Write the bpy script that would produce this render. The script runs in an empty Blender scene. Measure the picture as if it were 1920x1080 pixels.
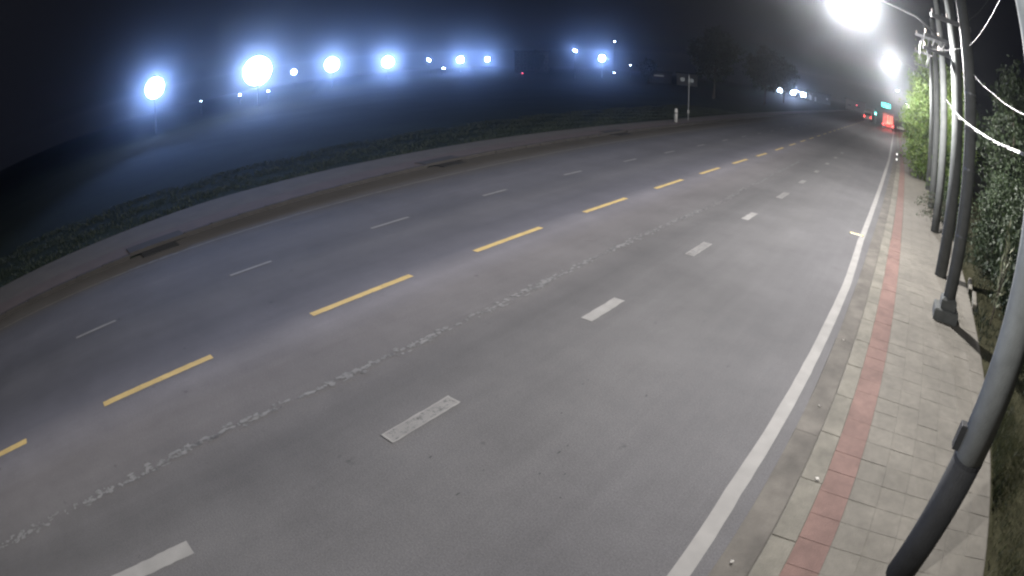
import bpy, math, random
import numpy as np
from mathutils import Vector, Matrix

random.seed(7)
rng = np.random.default_rng(7)
scene = bpy.context.scene
C = scene.collection

# ------------------------------------------------------------------ camera, sky, exposure
cam_d = bpy.data.cameras.new('camera')
cam = bpy.data.objects.new('camera', cam_d)
C.objects.link(cam)
cam_d.type = 'PANO'                                   # wide surveillance lens with real barrel distortion
cam_d.panorama_type = 'FISHEYE_LENS_POLYNOMIAL'
cam_d.sensor_width = 36.0
cam_d.sensor_height = 20.25
cam_d.fisheye_fov = math.radians(170)
cam_d.fisheye_polynomial_k0 = 0.0
cam_d.fisheye_polynomial_k1 = -0.049229900
cam_d.fisheye_polynomial_k2 = -0.000250208
cam_d.fisheye_polynomial_k3 = 0.0000256026
cam_d.fisheye_polynomial_k4 = -0.00000192116
cam_d.clip_start = 0.05
cam_d.clip_end = 2000
PITCH, ROLL, AZ = 0.40061960, -0.00549368, 0.70980835
CAMH = 4.0
fwd = Vector((-math.sin(AZ) * math.cos(PITCH), math.cos(AZ) * math.cos(PITCH), -math.sin(PITCH)))
right0 = Vector((math.cos(AZ), math.sin(AZ), 0))
up0 = right0.cross(fwd)
cr, sr = math.cos(ROLL), math.sin(ROLL)
rgt = right0 * cr + up0 * sr
upv = -right0 * sr + up0 * cr
cam.matrix_world = Matrix(((rgt.x, upv.x, -fwd.x, 0), (rgt.y, upv.y, -fwd.y, 0), (rgt.z, upv.z, -fwd.z, CAMH), (0, 0, 0, 1)))
scene.camera = cam

world = bpy.data.worlds.new('World')
scene.world = world
world.use_nodes = True
bgn = world.node_tree.nodes['Background']
bgn.inputs['Color'].default_value = (0.0048, 0.0052, 0.0078, 1)    # overcast town night
bgn.inputs['Strength'].default_value = 1.0

scene.view_settings.view_transform = 'Standard'
scene.view_settings.look = 'None'
scene.view_settings.gamma = 1
scene.view_settings.exposure = 0.0
scene.view_settings.use_curve_mapping = False
cy = scene.cycles
cy.use_denoising = True
cy.pixel_filter_type = 'BLACKMAN_HARRIS'
cy.filter_width = 2.3                                  # soft surveillance sensor
cy.max_bounces = 5
cy.diffuse_bounces = 2
cy.glossy_bounces = 2
cy.transmission_bounces = 3
cy.volume_bounces = 0
cy.transparent_max_bounces = 6
cy.caustics_reflective = False
cy.caustics_refractive = False
cy.sample_clamp_indirect = 3.0

HAZE_DENSITY = 0.00085
HAZE_ANISO = 0.95
STREET_W = 18800.0       # watts of the street lanterns
FAR_W = 15500.0         # floodlights across the field

# ------------------------------------------------------------------ materials
MATS = {}
def mat(name, col, rough=0.85, noise=None, bump=None, spec=0.3, emit=None, metal=0.0, rnd=None, trans=0.0, stain=None):
    """noise = (scale, contrast, detail); bump = (scale, strength); rnd = per object brightness spread"""
    if name in MATS:
        return MATS[name]
    m = bpy.data.materials.new(name)
    m.use_nodes = True
    nt = m.node_tree
    b = nt.nodes['Principled BSDF']
    b.inputs['Base Color'].default_value = (*col, 1)
    b.inputs['Roughness'].default_value = rough
    b.inputs['Specular IOR Level'].default_value = spec
    b.inputs['Metallic'].default_value = metal
    if trans:
        b.inputs['Subsurface Weight'].default_value = 0.0
    last = None
    tc = nt.nodes.new('ShaderNodeTexCoord')
    if noise:
        n = nt.nodes.new('ShaderNodeTexNoise')
        n.inputs['Scale'].default_value = noise[0]
        n.inputs['Detail'].default_value = noise[2] if len(noise) > 2 else 5
        n.inputs['Roughness'].default_value = 0.65
        geo = nt.nodes.new('ShaderNodeNewGeometry')
        nt.links.new(geo.outputs['Position'] if stain else tc.outputs['Object'], n.inputs['Vector'])
        r = nt.nodes.new('ShaderNodeMapRange')
        r.inputs['From Min'].default_value = 0.3
        r.inputs['From Max'].default_value = 0.7
        r.inputs['To Min'].default_value = 1 - noise[1]
        r.inputs['To Max'].default_value = 1 + noise[1]
        nt.links.new(n.outputs['Fac'], r.inputs['Value'])
        last = r.outputs['Result']
        if stain:         # dirt and fading patches that run across neighbouring pieces
            ns = nt.nodes.new('ShaderNodeTexNoise'); ns.inputs['Scale'].default_value = stain[0]; ns.inputs['Detail'].default_value = 5
            nt.links.new(geo.outputs['Position'], ns.inputs['Vector'])
            rs = nt.nodes.new('ShaderNodeMapRange'); rs.inputs['From Min'].default_value = .35; rs.inputs['From Max'].default_value = .65
            rs.inputs['To Min'].default_value = 1 - stain[1]; rs.inputs['To Max'].default_value = 1 + stain[1]
            nt.links.new(ns.outputs['Fac'], rs.inputs['Value'])
            ms = nt.nodes.new('ShaderNodeMath'); ms.operation = 'MULTIPLY'
            nt.links.new(last, ms.inputs[0]); nt.links.new(rs.outputs['Result'], ms.inputs[1]); last = ms.outputs[0]
    if rnd:
        oi = nt.nodes.new('ShaderNodeObjectInfo')
        r2 = nt.nodes.new('ShaderNodeMapRange')
        r2.inputs['To Min'].default_value = 1 - rnd
        r2.inputs['To Max'].default_value = 1 + rnd
        nt.links.new(oi.outputs['Random'], r2.inputs['Value'])
        if last is None:
            last = r2.outputs['Result']
        else:
            mm = nt.nodes.new('ShaderNodeMath'); mm.operation = 'MULTIPLY'
            nt.links.new(last, mm.inputs[0]); nt.links.new(r2.outputs['Result'], mm.inputs[1])
            last = mm.outputs[0]
    if last is not None:
        vm = nt.nodes.new('ShaderNodeVectorMath'); vm.operation = 'SCALE'
        vm.inputs[0].default_value = col
        nt.links.new(last, vm.inputs['Scale'])
        nt.links.new(vm.outputs[0], b.inputs['Base Color'])
    if bump:
        n2 = nt.nodes.new('ShaderNodeTexNoise')
        n2.inputs['Scale'].default_value = bump[0]
        n2.inputs['Detail'].default_value = 6
        nt.links.new(tc.outputs['Object'], n2.inputs['Vector'])
        bp = nt.nodes.new('ShaderNodeBump')
        bp.inputs['Strength'].default_value = bump[1]
        bp.inputs['Distance'].default_value = 0.02
        nt.links.new(n2.outputs['Fac'], bp.inputs['Height'])
        nt.links.new(bp.outputs['Normal'], b.inputs['Normal'])
    if emit:
        b.inputs['Emission Color'].default_value = (*emit[0], 1)
        b.inputs['Emission Strength'].default_value = emit[1]
    MATS[name] = m
    return m

def leaf_mat(name, c1, c2, trans=0.45):
    m = bpy.data.materials.new(name); m.use_nodes = True
    nt = m.node_tree; b = nt.nodes['Principled BSDF']; out = nt.nodes['Material Output']
    g = nt.nodes.new('ShaderNodeNewGeometry')
    rp = nt.nodes.new('ShaderNodeMix'); rp.data_type = 'RGBA'
    rp.inputs[6].default_value = (*c1, 1); rp.inputs[7].default_value = (*c2, 1)
    nt.links.new(g.outputs['Random Per Island'], rp.inputs[0])
    nt.links.new(rp.outputs[2], b.inputs['Base Color'])
    b.inputs['Roughness'].default_value = 0.62
    tr = nt.nodes.new('ShaderNodeBsdfTranslucent')
    nt.links.new(rp.outputs[2], tr.inputs['Color'])
    mx = nt.nodes.new('ShaderNodeMixShader'); mx.inputs[0].default_value = trans
    nt.links.new(b.outputs[0], mx.inputs[1]); nt.links.new(tr.outputs[0], mx.inputs[2])
    nt.links.new(mx.outputs[0], out.inputs['Surface'])
    return m

def asphalt_mat():
    m = bpy.data.materials.new('asphalt'); m.use_nodes = True
    nt = m.node_tree; b = nt.nodes['Principled BSDF']; N = nt.nodes; L = nt.links
    tc = N.new('ShaderNodeTexCoord')
    sx = N.new('ShaderNodeSeparateXYZ'); L.new(tc.outputs['Object'], sx.inputs[0])
    # lateral position with slow wander, so wheel paths are not ruled lines
    sl = N.new('ShaderNodeMapping'); sl.inputs['Scale'].default_value = (0.22, 0.06, 1)
    L.new(tc.outputs['Object'], sl.inputs[0])
    wn = N.new('ShaderNodeTexNoise'); wn.inputs['Scale'].default_value = 1.0; wn.inputs['Detail'].default_value = 2
    L.new(sl.outputs[0], wn.inputs['Vector'])
    ad = N.new('ShaderNodeMath'); ad.operation = 'MULTIPLY_ADD'; ad.inputs[1].default_value = 0.5
    L.new(wn.outputs['Fac'], ad.inputs[0]); L.new(sx.outputs['X'], ad.inputs[2])
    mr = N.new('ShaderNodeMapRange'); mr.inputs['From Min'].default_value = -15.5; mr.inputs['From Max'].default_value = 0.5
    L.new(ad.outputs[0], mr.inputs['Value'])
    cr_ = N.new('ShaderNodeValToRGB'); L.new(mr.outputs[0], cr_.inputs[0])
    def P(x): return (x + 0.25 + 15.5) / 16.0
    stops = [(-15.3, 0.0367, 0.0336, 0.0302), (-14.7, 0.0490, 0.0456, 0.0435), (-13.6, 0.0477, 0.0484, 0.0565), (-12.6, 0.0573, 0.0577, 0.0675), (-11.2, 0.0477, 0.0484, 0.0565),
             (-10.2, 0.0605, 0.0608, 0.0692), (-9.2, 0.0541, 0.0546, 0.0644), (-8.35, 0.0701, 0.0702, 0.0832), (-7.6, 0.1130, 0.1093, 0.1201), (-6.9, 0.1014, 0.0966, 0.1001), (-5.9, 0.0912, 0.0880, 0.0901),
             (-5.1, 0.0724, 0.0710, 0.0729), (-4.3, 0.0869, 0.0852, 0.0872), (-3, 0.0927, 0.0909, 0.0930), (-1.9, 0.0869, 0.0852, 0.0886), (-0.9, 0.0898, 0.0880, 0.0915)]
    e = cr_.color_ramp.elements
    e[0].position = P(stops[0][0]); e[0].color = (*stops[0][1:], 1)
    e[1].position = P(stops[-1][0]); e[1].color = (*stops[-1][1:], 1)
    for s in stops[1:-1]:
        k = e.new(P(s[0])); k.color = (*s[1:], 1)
    def noise(scale, detail, lo, hi, vec=None, a=.3, c=.7):
        n = N.new('ShaderNodeTexNoise'); n.inputs['Scale'].default_value = scale; n.inputs['Detail'].default_value = detail
        n.inputs['Roughness'].default_value = .7
        L.new(vec or tc.outputs['Object'], n.inputs['Vector'])
        r = N.new('ShaderNodeMapRange'); r.inputs['From Min'].default_value = a; r.inputs['From Max'].default_value = c
        r.inputs['To Min'].default_value = lo; r.inputs['To Max'].default_value = hi
        L.new(n.outputs['Fac'], r.inputs['Value']); return r.outputs[0], n
    n1, _ = noise(55, 6, .62, 1.38)
    n2, _ = noise(0.55, 5, .86, 1.14)
    st = N.new('ShaderNodeMapping'); st.inputs['Scale'].default_value = (3.2, 0.16, 1); L.new(tc.outputs['Object'], st.inputs[0])
    n3, _ = noise(1.0, 4, .94, 1.06, st.outputs[0])
    # small dark oil spots
    n4, _ = noise(1.9, 3, 1.0, .62, None, .69, .76)
    cur = cr_.outputs[0]
    for s in (n1, n2, n3, n4):
        vm = N.new('ShaderNodeVectorMath'); vm.operation = 'SCALE'; L.new(cur, vm.inputs[0]); L.new(s, vm.inputs['Scale']); cur = vm.outputs[0]
    L.new(cur, b.inputs['Base Color'])
    b.inputs['Roughness'].default_value = .8; b.inputs['Specular IOR Level'].default_value = .25
    _, nb = noise(140, 4, 0, 1)
    bp = N.new('ShaderNodeBump'); bp.inputs['Strength'].default_value = .35; bp.inputs['Distance'].default_value = .006
    L.new(nb.outputs['Fac'], bp.inputs['Height']); L.new(bp.outputs['Normal'], b.inputs['Normal'])
    return m

def paint_mat(name, col, wear, scale=9.0, under=(.06, .06, .062)):
    """road paint broken up by wear: wear 0 = intact, 1 = nearly gone"""
    m = bpy.data.materials.new(name); m.use_nodes = True
    nt = m.node_tree; b = nt.nodes['Principled BSDF']; N = nt.nodes; L = nt.links
    tc = N.new('ShaderNodeTexCoord')
    n = N.new('ShaderNodeTexNoise'); n.inputs['Scale'].default_value = scale; n.inputs['Detail'].default_value = 8; n.inputs['Roughness'].default_value = .75
    L.new(tc.outputs['Object'], n.inputs['Vector'])
    r = N.new('ShaderNodeMapRange'); r.inputs['From Min'].default_value = .18 + wear * .42; r.inputs['From Max'].default_value = .32 + wear * .42
    L.new(n.outputs['Fac'], r.inputs['Value'])
    n2 = N.new('ShaderNodeTexNoise'); n2.inputs['Scale'].default_value = 3; n2.inputs['Detail'].default_value = 4
    L.new(tc.outputs['Object'], n2.inputs['Vector'])
    r2 = N.new('ShaderNodeMapRange'); r2.inputs['From Min'].default_value = .3; r2.inputs['From Max'].default_value = .7; r2.inputs['To Min'].default_value = .88; r2.inputs['To Max'].default_value = 1.1
    L.new(n2.outputs['Fac'], r2.inputs['Value'])
    vm = N.new('ShaderNodeVectorMath'); vm.operation = 'SCALE'; vm.inputs[0].default_value = col; L.new(r2.outputs[0], vm.inputs['Scale'])
    mx = N.new('ShaderNodeMix'); mx.data_type = 'RGBA'; mx.inputs[6].default_value = (*under, 1)
    L.new(r.outputs[0], mx.inputs[0]); L.new(vm.outputs[0], mx.inputs[7]); L.new(mx.outputs[2], b.inputs['Base Color'])
    b.inputs['Roughness'].default_value = .7; b.inputs['Specular IOR Level'].default_value = .25
    return m

M_ASPH = asphalt_mat()
M_YEL = paint_mat('yellow_paint', (.37, .28, .12), .24)
M_WHITE = paint_mat('white_line_paint', (.21, .205, .195), .0, 12)
M_WDASH = paint_mat('worn_white_paint', (.17, .168, .165), .42, 13)
M_WDASH2 = paint_mat('solid_white_paint', (.21, .207, .20), .16, 13)
M_LDASH = paint_mat('thin_white_paint', (.13, .13, .135), .15, under=(.033, .034, .04))
M_GHOST = paint_mat('ghost_paint', (.142, .142, .144), .44, 6, under=(.058, .058, .06))
M_LLINE = paint_mat('left_line_paint', (.085, .082, .075), .42, 5, under=(.034, .034, .037))
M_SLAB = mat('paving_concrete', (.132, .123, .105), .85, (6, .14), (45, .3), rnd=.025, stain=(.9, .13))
M_SLABF = mat('far_paving_concrete', (.132, .123, .105), .85, (1.4, .14), (45, .3))
M_RED = mat('red_paving', (.142, .088, .075), .85, (5, .16), (45, .3), rnd=.02, stain=(1.1, .18))
M_REDF = mat('far_red_paving', (.142, .088, .075), .85, (1.5, .14), (45, .3))
M_JOINT = mat('joint_sand', (.10, .092, .08), .95, (9, .3))
M_KERB = mat('kerb_concrete', (.138, .130, .108), .85, (4, .2), (40, .3), rnd=.05, stain=(1.3, .16))
M_GUTTER = mat('gutter_concrete', (.098, .09, .078), .85, (2.2, .22), (40, .3), stain=(1.5, .2))
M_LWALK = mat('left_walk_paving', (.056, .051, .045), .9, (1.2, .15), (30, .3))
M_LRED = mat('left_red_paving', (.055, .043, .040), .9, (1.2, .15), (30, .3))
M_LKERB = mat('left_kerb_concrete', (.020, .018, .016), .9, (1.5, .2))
M_DARK = mat('drain_dark', (.006, .006, .006), .9)
M_FIELD = mat('field_grass', (.014, .020, .012), 1.0, (.15, .35), spec=.05)
M_SOIL = mat('verge_soil', (.032, .031, .018), 1.0, (3, .35), (12, .8), spec=.05)
M_POLE = mat('pole_concrete', (.160, .172, .168), .85, (3, .22), (60, .15))
M_POLE2 = mat('dimmed_pole_concrete', (.085, .090, .088), .9, (3, .2), (30, .35))  # pole concrete darkened in colour to keep the farther poles dim
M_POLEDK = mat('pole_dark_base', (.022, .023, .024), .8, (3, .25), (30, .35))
M_STEEL = mat('galvanised_steel', (.13, .135, .14), .45, metal=.6, noise=(9, .1))
M_CABLE = mat('cable_rubber', (.025, .025, .025), .45, spec=.5)
M_CABLEW = mat('cable_grey', (.095, .10, .10), .5, spec=.5)
M_BARK = mat('bark', (.055, .045, .035), .95, (6, .3), (20, .7))
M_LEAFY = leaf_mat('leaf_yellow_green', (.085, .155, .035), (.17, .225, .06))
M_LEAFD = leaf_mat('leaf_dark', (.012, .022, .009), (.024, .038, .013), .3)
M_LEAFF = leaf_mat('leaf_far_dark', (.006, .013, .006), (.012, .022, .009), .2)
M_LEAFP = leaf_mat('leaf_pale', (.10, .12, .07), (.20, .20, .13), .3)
M_GRASSN = leaf_mat('verge_blade', (.03, .036, .014), (.06, .06, .03), .3)
M_GRASS = leaf_mat('grass_blade', (.007, .013, .005), (.013, .022, .008), .3)

# ------------------------------------------------------------------ mesh building
class MB:
    def __init__(s): s.v = []; s.f = []; s.mi = []
    def add(s, vs, fs, mi=0):
        o = len(s.v); s.v += [tuple(map(float, p)) for p in vs]
        s.f += [tuple(i + o for i in f) for f in fs]; s.mi += [mi] * len(fs); return s
    def box(s, x0, x1, y0, y1, z0, z1, mi=0, M=None, ch=0.0):
        if ch:
            vs = [(x0, y0, z0), (x1, y0, z0), (x1, y1, z0), (x0, y1, z0),
                  (x0, y0, z1 - ch), (x1, y0, z1 - ch), (x1, y1, z1 - ch), (x0, y1, z1 - ch),
                  (x0 + ch, y0 + ch, z1), (x1 - ch, y0 + ch, z1), (x1 - ch, y1 - ch, z1), (x0 + ch, y1 - ch, z1)]
            fs = [(3, 2, 1, 0), (0, 1, 5, 4), (1, 2, 6, 5), (2, 3, 7, 6), (3, 0, 4, 7), (4, 5, 9, 8), (5, 6, 10, 9), (6, 7, 11, 10), (7, 4, 8, 11), (8, 9, 10, 11)]
        else:
            vs = [(x0, y0, z0), (x1, y0, z0), (x1, y1, z0), (x0, y1, z0), (x0, y0, z1), (x1, y0, z1), (x1, y1, z1), (x0, y1, z1)]
            fs = [(3, 2, 1, 0), (4, 5, 6, 7), (0, 1, 5, 4), (1, 2, 6, 5), (2, 3, 7, 6), (3, 0, 4, 7)]
        if M is not None: vs = [M @ Vector(p) for p in vs]
        return s.add(vs, fs, mi)
    def tube(s, pts, rad, n=8, mi=0, caps=True):
        pts = [Vector(p) for p in pts]; k = len(pts)
        if not hasattr(rad, '__len__'): rad = [rad] * k
        vs = []; a = None
        for i in range(k):
            t = (pts[min(i + 1, k - 1)] - pts[max(i - 1, 0)]).normalized()
            if a is None:
                a = t.orthogonal().normalized()
            a = (a - t * a.dot(t)).normalized(); b = t.cross(a)
            for j in range(n):
                q = 2 * math.pi * j / n
                vs.append(pts[i] + (a * math.cos(q) + b * math.sin(q)) * rad[i])
        fs = [(i * n + j, i * n + (j + 1) % n, (i + 1) * n + (j + 1) % n, (i + 1) * n + j) for i in range(k - 1) for j in range(n)]
        if caps: fs += [tuple(range(n - 1, -1, -1)), tuple((k - 1) * n + j for j in range(n))]
        return s.add(vs, fs, mi)
    def strip(s, ys, xl, xr, z, mi=0):
        """sheet between two lateral functions along y"""
        vs = []
        for y in ys:
            vs += [(xl(y), y, z), (xr(y), y, z)]
        fs = [(2 * i, 2 * i + 1, 2 * i + 3, 2 * i + 2) for i in range(len(ys) - 1)]
        return s.add(vs, fs, mi)
    def mesh(s, name, mats, smooth=False):
        me = bpy.data.meshes.new(name); me.from_pydata(s.v, [], s.f)
        for m in (mats if isinstance(mats, (list, tuple)) else [mats]): me.materials.append(m)
        if any(s.mi): me.polygons.foreach_set('material_index', s.mi)
        if smooth: me.polygons.foreach_set('use_smooth', [True] * len(s.f))
        me.update(); return me
    def obj(s, name, mats, parent=None, loc=None, smooth=False):
        return link(bpy.data.objects.new(name, s.mesh(name, mats, smooth)), parent, loc)

def link(o, parent=None, loc=None):
    C.objects.link(o)
    if parent is not None: o.parent = parent
    if loc is not None: o.location = loc
    return o
def tag(o, label=None, cat=None, group=None, kind=None):
    if label: o['label'] = label
    if cat: o['category'] = cat
    if group: o['group'] = group
    if kind: o['kind'] = kind
    return o
def empty(name, loc, rz=0, **k):
    o = link(bpy.data.objects.new(name, None), None, loc); o.rotation_euler = (0, 0, rz)
    o.empty_display_size = .2
    return tag(o, **k)
def copy_tree(o, parent=None):
    c = o.copy(); C.objects.link(c); c.parent = parent
    for ch in o.children: copy_tree(ch, c)
    return c

def itp(xs, ys): return lambda y: float(np.interp(y, xs, ys))
kx = itp([-10, 5, 12, 16, 23, 35, 44, 70, 400], [0, 0, .05, .09, .2, .38, .46, .5, .5])         # slight drift of the right kerb
lx = itp([-60, -3, 2, 6, 12, 20, 30, 45, 400], [-13.9, -14.35, -14.42, -14.42, -14.52, -14.5, -14.3, -14.1, -14.1])   # left edge line
lk = itp([-60, -3.3, 1.1, 5, 10, 17, 25, 36, 400], [-14.9, -15.25, -15.45, -15.85, -16.1, -16.35, -16.15, -15.85, -15.7])
lo = itp([-60, -3.7, 1.5, 6.4, 12, 20, 28, 38, 400], [-18.6, -18.7, -18.9, -19.4, -19.3, -19.0, -18.4, -17.8, -17.6])
ylx = itp([-10, 0, 6, 12, 20, 30, 400], [-7.93, -7.95, -8.05, -8.04, -7.92, -7.72, -7.6])
llx = itp([-10, 0, 10, 16, 25, 400], [-11.15, -11.2, -11.36, -11.34, -11.08, -10.9])
rlx = itp([-10, -1, 5, 15, 20, 400], [-4.25, -4.3, -4.41, -4.36, -4.25, -4.15])
elx = itp([-10, 3, 4.5, 6.5, 12, 16, 33, 44, 400], [-.79, -.79, -.84, -.81, -.74, -.80, -.6, -.46, -.4])
YS = [-60, -30, -15, -8] + list(np.arange(-4, 50, 1.0)) + list(range(50, 120, 5)) + list(range(120, 400, 20))

# ------------------------------------------------------------------ haze
bx = MB().box(-430, 190, -90, 425, -1.2, 17)
hz = bx.obj('haze', [])
hm = bpy.data.materials.new('night_haze'); hm.use_nodes = True
hm.node_tree.nodes.clear()
ho = hm.node_tree.nodes.new('ShaderNodeOutputMaterial'); hv = hm.node_tree.nodes.new('ShaderNodeVolumePrincipled')
hv.inputs['Color'].default_value = (.86, .92, 1, 1); hv.inputs['Density'].default_value = HAZE_DENSITY; hv.inputs['Anisotropy'].default_value = HAZE_ANISO
hm.node_tree.links.new(hv.outputs[0], ho.inputs['Volume'])
hz.data.materials.append(hm)
tag(hz, 'thin night haze lit by the lamps', None, None, 'stuff')

# ------------------------------------------------------------------ ground, road, pavements
gb = MB()
gx = list(np.linspace(-420, 180, 13)); gy = list(np.linspace(-80, 415, 12))
gb.add([(x, y, -.03) for y in gy for x in gx], [(j * 13 + i, j * 13 + i + 1, (j + 1) * 13 + i + 1, (j + 1) * 13 + i) for j in range(11) for i in range(12)])
tag(gb.obj('ground', M_FIELD), 'dark grass field beyond the road', None, None, 'structure')

road = MB().strip(YS, lambda y: lk(y) + .02, lambda y: kx(y) - .555, 0.0).obj('road', M_ASPH)
tag(road, 'grey asphalt road with four lanes', None, None, 'structure')

def dash(x0, y0, x1, y1, w, z=.004, n=1, ragged=0):
    """a painted bar as a thin sheet with slightly irregular edges; ends at (x0,y0),(x1,y1)"""
    d = Vector((x1 - x0, y1 - y0, 0)); L = d.length; d.normalize(); p = Vector((d.y, -d.x, 0))
    k = max(2, int(L / .08)) if ragged else 2
    vs = []
    for i in range(k):
        c = Vector((x0, y0, z)) + d * L * i / (k - 1)
        vs += [c - p * (w / 2 + random.uniform(-1, 1) * ragged), c + p * (w / 2 + random.uniform(-1, 1) * ragged)]
    return MB().add(vs, [(2 * i, 2 * i + 1, 2 * i + 3, 2 * i + 2) for i in range(k - 1)])

yd = [(-.19 - 4.12, 2.2), (-.19, 2.24), (4.08, 2.31), (8.17, 2.27), (12.32, 2.23), (16.47, 2.17), (20.34, 2.13), (24.25, 2.14), (28.13, 1.9)]
y = 32.2
while y < 120: yd.append((y, 2.1)); y += 4.05
for a, l in yd:
    dash(ylx(a), a, ylx(a + l), a + l, .155, ragged=.005).obj('yellow_dash', M_YEL, road)
ld = [(-.4 - 4.1, 1.15), (-.4, 1.14), (3.79, 1.1), (7.8, 1.25), (11.93, 1.04), (16.02, 1.05), (20.06, 1.03), (23.77, 1.04)]
y = 27.8
while y < 90: ld.append((y, 1.05)); y += 4.05
for a, l in ld:
    dash(llx(a), a, llx(a + l), a + l, .105, ragged=.005).obj('left_lane_dash', M_LDASH, road)
rd = [(-1.12, 1.2, 1), (2.88, 1.12, 0), (6.94, 1.04, 2), (11.02, 1.14, 0), (15.06, 1.0, 2), (18.99, 1.27, 0), (23.0, .9, 0)]
y = 27
while y < 40: rd.append((y, .8, 0)); y += 4.0
for a, l, t in rd:
    o = dash(rlx(a), a, rlx(a + l), a + l, .215, ragged=.008).obj('right_lane_dash', M_WDASH2 if t else M_WDASH, road)
    if not t and a < 20:            # raised rim of the old thermoplastic outlines worn bars
        r_ = MB()
        for sgn in (-1, 1):
            b_ = dash(rlx(a) + sgn * .1, a, rlx(a + l) + sgn * .1, a + l, .025, .008, ragged=.006); r_.add(b_.v, b_.f)
        for yy in (a, a + l - .03):
            b_ = dash(rlx(yy) - .1, yy + .012, rlx(yy) + .1, yy + .012, .03, .0085, ragged=.004); r_.add(b_.v, b_.f)
        r_.obj('rim', M_WDASH2, o)
ys = list(np.arange(-10, 60, .25)) + list(range(60, 300, 8))
e_ = MB().strip(ys, lambda y: elx(y) - .097 + random.uniform(-.004, .004), lambda y: elx(y) + .097 + random.uniform(-.004, .004), .004)
e_.obj('edge_line', M_WHITE, road)
MB().strip(YS, lambda y: lx(y) - .05, lambda y: lx(y) + .05, .004).obj('left_edge_line', M_LLINE, road)
# ground-off old centre line: hundreds of ragged flecks
wl = itp([-10, -3.2, -1.2, .3, 1.4, 3, 6, 9, 12.5, 16, 400], [-5.6, -5.68, -5.81, -5.88, -5.95, -5.89, -5.85, -5.87, -5.83, -5.66, -5.6])
gm = MB(); y = -8.0
while y < 30:
    dens = .5 + .5 * math.sin(y * 3.1) * math.sin(y * 1.3 + 1)
    for k in range(1 + int(dens * 5)):
        cx = wl(y) + random.gauss(0, .045); cy_ = y + random.uniform(0, .12); L_ = random.uniform(.03, .16); w_ = random.uniform(.012, .05)
        n_ = 7; ang = random.uniform(-.15, .15)
        ring = []
        for j in range(n_):
            q = 2 * math.pi * j / n_; rr = random.uniform(.6, 1.1)
            px, py = math.cos(q) * w_ * rr, math.sin(q) * L_ / 2 * rr
            ring.append((cx + px * math.cos(ang) - py * math.sin(ang), cy_ + px * math.sin(ang) + py * math.cos(ang), .004 + .00005 * (len(gm.f) % 60)))
        gm.add(ring, [tuple(range(n_))])
    y += .1
tag(gm.obj('worn_line_marks', M_GHOST, road), None, None, None, 'stuff')
# pits and cracks in the asphalt
pm = MB()
def blob(mb, cx, cy_, rx, ry, z, n=9):
    mb.add([(cx + math.cos(2 * math.pi * j / n) * rx * random.uniform(.5, 1.1), cy_ + math.sin(2 * math.pi * j / n) * ry * random.uniform(.5, 1.1), z) for j in range(n)], [tuple(range(n))])
for i in range(12):
    blob(pm, -3.1 + random.gauss(0, .5), 4.2 + random.gauss(0, 1.2), random.uniform(.005, .014), random.uniform(.012, .035), .0042 + i * 1e-5)
pm.obj('asphalt_pits', mat('asphalt_pit', (.04, .04, .041), .9), road)
# right gutter, kerb and sidewalk
gut = empty('gutter', (0, 0, 0), kind='structure', label='concrete gutter apron beside the right kerb')
gy_ = -3.0
while gy_ < 60:
    m_ = MB().strip([gy_ + .004, gy_ + 1.5, gy_ + 2.996], lambda y: kx(y) - .55, lambda y: kx(y) - .21, .012)
    m_.box(kx(gy_) - .55, kx(gy_) - .546, gy_ + .004, gy_ + 2.996, -.02, .0115)
    m_.obj('gutter_slab', M_GUTTER, gut); gy_ += 3.0
MB().strip([60, 80, 120, 200, 400], lambda y: kx(y) - .55, lambda y: kx(y) - .21, .012).obj('far_gutter', M_GUTTER, gut)
MB().strip(YS, lambda y: kx(y) - .56, lambda y: kx(y) - .15, -.004).obj('gutter_bed', M_JOINT, gut)

kerb = empty('kerb', (0, 0, 0), kind='structure', label='pale concrete kerb along the right sidewalk')
kms = []
for k in range(4):
    m = MB().box(-.145, .145, -.4965, .4965, -.1, .0, ch=.006)
    m.v = [(x + random.uniform(-.003, .003), y_ + random.uniform(-.003, .003), z) for x, y_, z in m.v]
    kms.append(m.mesh('kerb_stone', M_KERB))
for i in range(60):
    y = -2.5 + i
    o = link(bpy.data.objects.new('kerb_stone', kms[i % 4]), kerb, (kx(y) - .045 + random.uniform(-.003, .003), y, .105 + random.uniform(-.002, .002)))
    o.rotation_euler = (random.uniform(-.002, .002), 0, random.uniform(-.003, .003))
MB().box(.0, .29, 57.5, 110, -.1, .1, M=Matrix.Translation((.27, 0, 0))).box(.0, .29, 110, 400, -.1, .099, M=Matrix.Translation((.27, 0, 0))).obj('far_kerb', M_KERB, kerb)

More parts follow.
